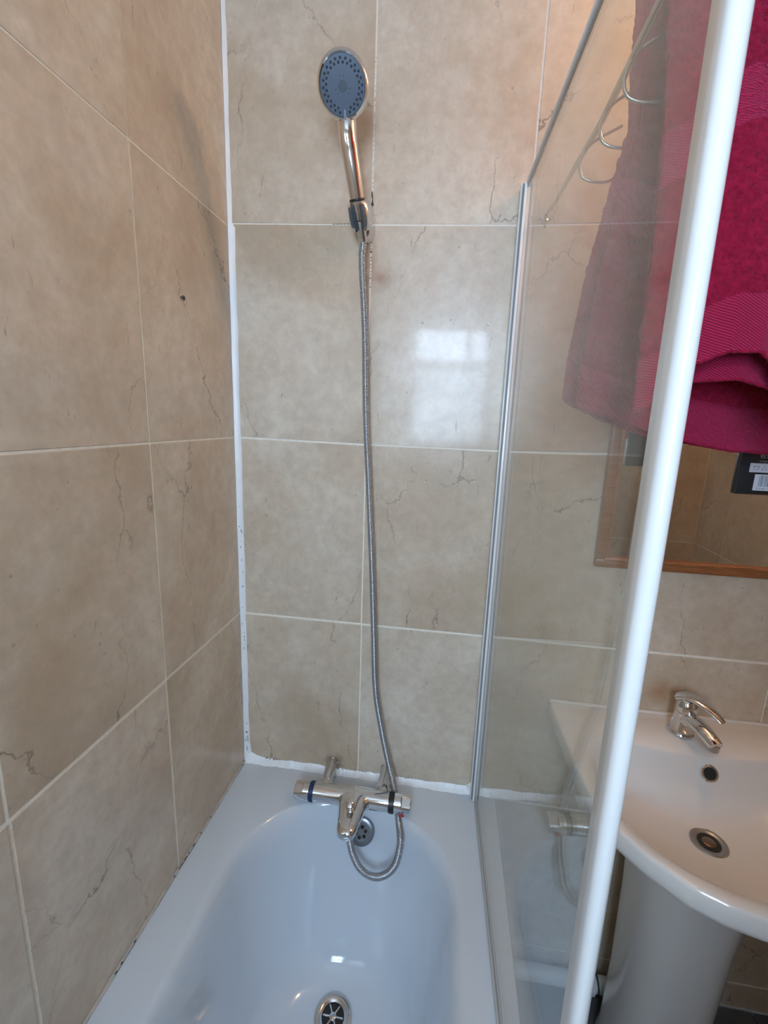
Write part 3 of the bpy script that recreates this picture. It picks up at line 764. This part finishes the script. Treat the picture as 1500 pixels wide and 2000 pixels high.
# ------------------------------------------------------------------ mirror
mir = thing('mirror', 'rectangular mirror in an orange-brown wooden frame on the wall above the basin', 'mirror', (1.16, -.01, 1.55))
mx0, mx1, mz0, mz1, fw = .8875, 1.440, 1.240, 1.90, .030
bxo('mirror_glass', (mx0+fw-.004, -.009, mz0+fw-.012), (mx1-fw+.004, -.005, mz1-fw+.004), MMIRROR, mir)
def fr(name, a, b):
    o = bxo(name, a, b, MWOOD, mir, .003); return o
fr('frame_rail', (mx0, -.020, mz0), (mx1, -.0008, mz0+.020)); fr('frame_rail', (mx0, -.020, mz1-.022), (mx1, -.0008, mz1))
fr('frame_stile', (mx0, -.0198, mz0+.0202), (mx0+.024, -.0008, mz1-.0222)); fr('frame_stile', (mx1-.024, -.0198, mz0+.0202), (mx1, -.0008, mz1-.0222))
bm = bmesh.new(); box(bm, (mx0+.018, -.0225, mz0+.0155), (mx1-.018, -.009, mz0+.0235), .002); obj('bead', bm, MWOOD, mir)
bm = bmesh.new(); box(bm, (mx0+.020, -.0225, mz0+.0237), (mx0+.0275, -.009, mz1-.024), .002); obj('bead', bm, MWOOD, mir)

# ------------------------------------------------------------------ wire hook rail outside the screen, hanging rail and towel
rail = thing('wire_hook_rail', 'thin steel wire hook rail running out from the wall behind the glass', 'hook rail', (.70, -.005, 1.98))
MWIRE = simple('steel wire', (.50, .48, .44), .25, metal=1)
RX1, RZ1 = .7020, 1.984
def rp(y): return Vector((.7035+.018*min(1, -y/.3), y, 1.984+.006*(-y/.5)))
tubeo('rail_wire', [rp(-.006)]+[rp(-.05*i) for i in range(1, 13)], .0030, MWIRE, rail, 10)
tubeo('rail_wire', [rp(-.030)+Vector((.0055, 0, .0035))]+[rp(-.05*i)+Vector((.0065, 0, .0045)) for i in range(1, 13)], .0020, MWIRE, rail, 10)
latheo('wall_foot', [(0, .0075), (.002, .0072), (.004, .004)], (.7035, -.0006, 1.978), (0, -1, 0), MWIRE, rail, 16)
tubeo('end_bend', catmull([rp(-.020), rp(-.012)+Vector((0, 0, -.003)), rp(-.008)+Vector((0, 0, -.012)), rp(-.004)+Vector((.001, 0, -.02))], 6), .0022, MWIRE, rail, 8)
for yh in (-.245, -.335, -.425):
    b = rp(yh)
    pts = [(.056, .032), (.036, .022), (.014, .010), (.001, -.004), (-.007, -.026), (-.002, -.046), (.012, -.055), (.034, -.058), (.048, -.055), (.055, -.046)]
    tubeo('wire_hook', catmull([b+Vector((dx*.9, 0, dz*.85)) for dx, dz in pts], 6), .0023, MWIRE, rail, 10)
hr_ = thing('hanging_rail', 'steel towel rail hung from the ceiling above the crimson towel', 'towel rail', (.98, -.40, 2.26))
tubeo('rail_tube', [(.70, -.40, 2.26), (1.30, -.40, 2.26)], .008, MSTEEL, hr_, 16)
for xx_ in (.74, 1.26): tubeo('hanger', [(xx_, -.40, 2.262), (xx_, -.40, RZ-.0005)], .005, MSTEEL, hr_, 10)

def smoothstep(a, b, x): t = np.clip((x-a)/(b-a), 0, 1); return t*t*(3-2*t)
def towel_sheet(VS, FS, UV, nu, nv_, width_u, top_y, far_y, near_y, zfar, znear, xl, xr, seed, amp):
    """drapes over the rail at z=2.27: t<0 far side, t>0 near side"""
    base = len(VS); u = np.linspace(0, 1, nu)
    tt = np.concatenate([np.linspace(-1, 0, nv_, endpoint=False), np.linspace(0, 1, nv_)])
    U, Tt = np.meshgrid(u, tt)
    ztop = 2.272
    zf, zn = zfar(U), znear(U)
    down = np.abs(Tt)
    Z = np.where(Tt < 0, ztop-(ztop-zf)*down, ztop-(ztop-zn)*down)
    dep = ztop-Z
    ysign = np.where(Tt < 0, 1., -1.)
    spread = np.minimum(1, dep/.03)**.5*.012
    yb = -.40+ysign*spread+np.where(Tt < 0, (far_y+.40-.012)*smoothstep(.02, .6, dep), (near_y+.40+.012)*smoothstep(.02, .6, dep))
    x0 = xl(Z, Tt); x1 = xr(Z, Tt); X = x0+(x1-x0)*U
    fold = (np.sin(U*9+seed)+.55*np.sin(U*19+seed*2.3+Z*4)+.3*np.sin(U*31+Z*9+seed))*amp*smoothstep(0, .5, dep)
    Y = yb+fold
    # hem thickening and micro relief of the pile
    dist = np.abs(Z-np.where(Tt < 0, zf, zn))
    mic = rng.normal(0, 1, Z.shape); mic = (mic+np.roll(mic, 1, 0)+np.roll(mic, 1, 1)+np.roll(mic, -1, 0))/4
    pile = np.where((dist < .062) & (dist > .004), .0, 1.0)
    Y = Y+mic*.0011*pile+np.where((dist < .062), -.0, -.0018*ysign*0)
    P = np.stack([X, Y, Z], -1).reshape(-1, 3)
    VS.append(P); nrow = Z.shape[0]
    uv = np.stack([U*width_u, dist], -1).reshape(-1, 2); UV.append(uv)
    o = sum(len(a) for a in VS[:-1])
    i, j = np.meshgrid(np.arange(nrow-1), np.arange(nu-1), indexing='ij')
    q = o+i*nu+j
    FS.append(np.stack([q, q+1, q+nu+1, q+nu], -1).reshape(-1, 4))
VS, FS, UV = [], [], []
def interp(xs, ys): return lambda U: np.interp(U, xs, ys)
def xleft_out(Z, Tt):
    far = np.interp(Z, [1.55, 1.60, 1.66, 1.80, 1.90, 1.95, 2.02, 2.10, 2.28], [.716, .707, .708, .722, .738, .747, .738, .731, .74])
    near = np.interp(Z, [1.60, 1.70, 1.9, 2.28], [.752, .750, .752, .745])
    w = smoothstep(-.15, .15, Tt); return far*(1-w)+near*w
def xright(Z, Tt): return np.full_like(Z, 1.235)
# outer layer
towel_sheet(VS, FS, UV, 330, 330, .60, 0, -.335, -.505,
            interp([0, .03, .10, .22, .42, .52, 1], [1.600, 1.588, 1.570, 1.548, 1.532, 1.528, 1.526]),
            interp([0, .05, .11, .19, .25, .29, .33, .40, .6, 1], [1.575, 1.590, 1.630, 1.646, 1.646, 1.630, 1.596, 1.572, 1.565, 1.56]), xleft_out, xright, .4, .010)
# inner layer of the doubled towel, hem a little lower at the front, a little higher behind
towel_sheet(VS, FS, UV, 260, 260, .60, 0, -.362, -.455,
            interp([0, .3, .42, .44, 1], [1.585, 1.540, 1.530, 1.530, 1.53]),
            interp([0, .06, .12, .24, .32, .40, 1], [1.580, 1.600, 1.616, 1.620, 1.610, 1.580, 1.57]),
            lambda Z, Tt: xleft_out(Z, Tt)+.012, lambda Z, Tt: np.full_like(Z, 1.225), 2.1, .009)
P = np.concatenate(VS); Q = np.concatenate(FS); uvs = np.concatenate(UV)
me = bpy.data.meshes.new('towel'); me.from_pydata(P.tolist(), [], Q.tolist())
ul = me.uv_layers.new(name='UVMap'); li = np.empty(len(me.loops), dtype=np.int32); me.loops.foreach_get('vertex_index', li)
ul.data.foreach_set('uv', uvs[li].astype(np.float32).ravel())
tw = link_mesh('towel', me, MTOWEL)
sol = tw.modifiers.new('thickness', 'SOLIDIFY'); sol.thickness = .006; sol.offset = 0
tag(tw, 'crimson terry towel with ribbed hems hanging behind the glass screen', 'towel')

# black retail card hanging from the towel
card = thing('product_card', 'black cardboard hang card with white barcode label peeking below the crimson towel', 'card', (1.068, -.262, 1.51))
cx0, cx1, cz0, cz1, cyy = 1.012, 1.115, 1.4575, 1.62, -.262
bm = bmesh.new(); box(bm, (cx0, cyy, cz0), (cx1, cyy+.012, cz1), .002, 3); obj('card_body', bm, MCARD, card)
bm = bmesh.new()
for a, b in [((cx0, cyy-.0012, cz0), (cx0+.0016, cyy+.001, cz1)), ((cx0+.0016, cyy-.0012, cz0), (cx1, cyy+.001, cz0+.0016)), ((cx1-.0016, cyy-.0012, cz0+.0016), (cx1, cyy+.001, cz1))]: box(bm, a, b, .0004, 1)
obj('folded_edge', bm, simple('black card edge', (.035, .03, .028), .35), card)
bxo('care_label', (cx0+.0165, cyy-.0006, 1.4945), (cx1-.006, cyy+.0005, 1.5095), MLABEL, card, .0002, 1)
bcl = bxo('barcode_label', (cx0+.0265, cyy-.0006, 1.4645), (cx1-.006, cyy+.0005, 1.4915), MLABEL, card, .0002, 1)
bm = bmesh.new(); x = cx0+.0335; rr = random.Random(3)
while x < cx1-.012:
    w_ = rr.choice([.0005, .0008, .0012, .0018]); box(bm, (x, cyy-.0009, 1.4715), (x+w_, cyy-.0004, 1.4895)); x += w_+rr.choice([.0005, .0008, .0013])
obj('barcode', bm, MINK, bcl, smooth=False, sharp=None)
def text(s, x, z, size, mat, parent, name, sy=1):
    cu = bpy.data.curves.new(name, 'FONT'); cu.body = s; cu.size = size; cu.extrude = .0001
    o = bpy.data.objects.new(name, cu); C.objects.link(o)
    dg = bpy.context.evaluated_depsgraph_get(); me = bpy.data.meshes.new_from_object(o.evaluated_get(dg)); bpy.data.objects.remove(o); 
    mw = Matrix.Translation((x, cyy-.0008, z)) @ Matrix.Rotation(PI/2, 4, 'X'); me.transform(mw)
    return link_mesh(name, me, mat, parent, False)
MPRINT = simple('pale grey print', (.42, .44, .46), .6)
text('DI BAGNO', cx0+.0305, 1.5275, .0085, MPRINT, card, 'printed_text')
text("95'D.GARICA", cx0+.0285, 1.5180, .0085, MPRINT, card, 'printed_text')
text('lavaggio delicato', cx0+.0285, 1.5120, .0046, MINK, card, 'printed_text')
text('0 4 005 120 7', cx0+.0315, 1.4662, .0046, MINK, bcl, 'printed_number')
# care symbols: wash tub, bleach triangle, iron, dry circle
bm = bmesh.new()
def seg(bm, pts, w=.0004):
    tube(bm, [Vector((cx0+a, cyy-.0007, b)) for a, b in pts], w, 5)
for k, x in enumerate((.022, .034, .047, .060)):
    z = 1.4985
    if k == 0: seg(bm, [(x, z+.007), (x+.001, z), (x+.007, z), (x+.008, z+.007)]); seg(bm, [(x, z+.0055), (x+.008, z+.0055)])
    if k == 1: seg(bm, [(x, z), (x+.004, z+.007), (x+.008, z), (x, z)])
    if k == 2: seg(bm, [(x, z), (x+.009, z), (x+.008, z+.004), (x+.003, z+.004), (x, z)]); seg(bm, [(x+.002, z+.007), (x+.008, z+.007), (x+.008, z+.004)])
    if k == 3: seg(bm, [(x+.004+.0036*math.cos(a), z+.0036+.0036*math.sin(a)) for a in [2*PI*i/16 for i in range(17)]])
obj('care_symbols', bm, MINK, card, sharp=None)
tubeo('cord', [(1.06, cyy+.006, 1.615), (1.06, -.300, 1.70), (1.06, -.338, 1.74)], .0009, MBLACK, card, 6)

# ------------------------------------------------------------------ lamp over the mirror, just above the frame
lp = thing('globe_lamp', 'small warm globe lamp on the wall above the mirror', 'lamp', (LAMP[0], 0, LAMP[2]))
bm = bmesh.new(); bmesh.ops.create_uvsphere(bm, u_segments=24, v_segments=16, radius=LAMP_R, matrix=Matrix.Translation(LAMP)); obj('globe', bm, MLAMP, lp, sharp=None)
latheo('wall_arm', [(0, .035), (.012, .033), (.016, .012), (-LAMP[1]-LAMP_R*.9, .010)], (LAMP[0], -.0005, LAMP[2]), (0, -1, 0), MCHROME2, lp, 24)
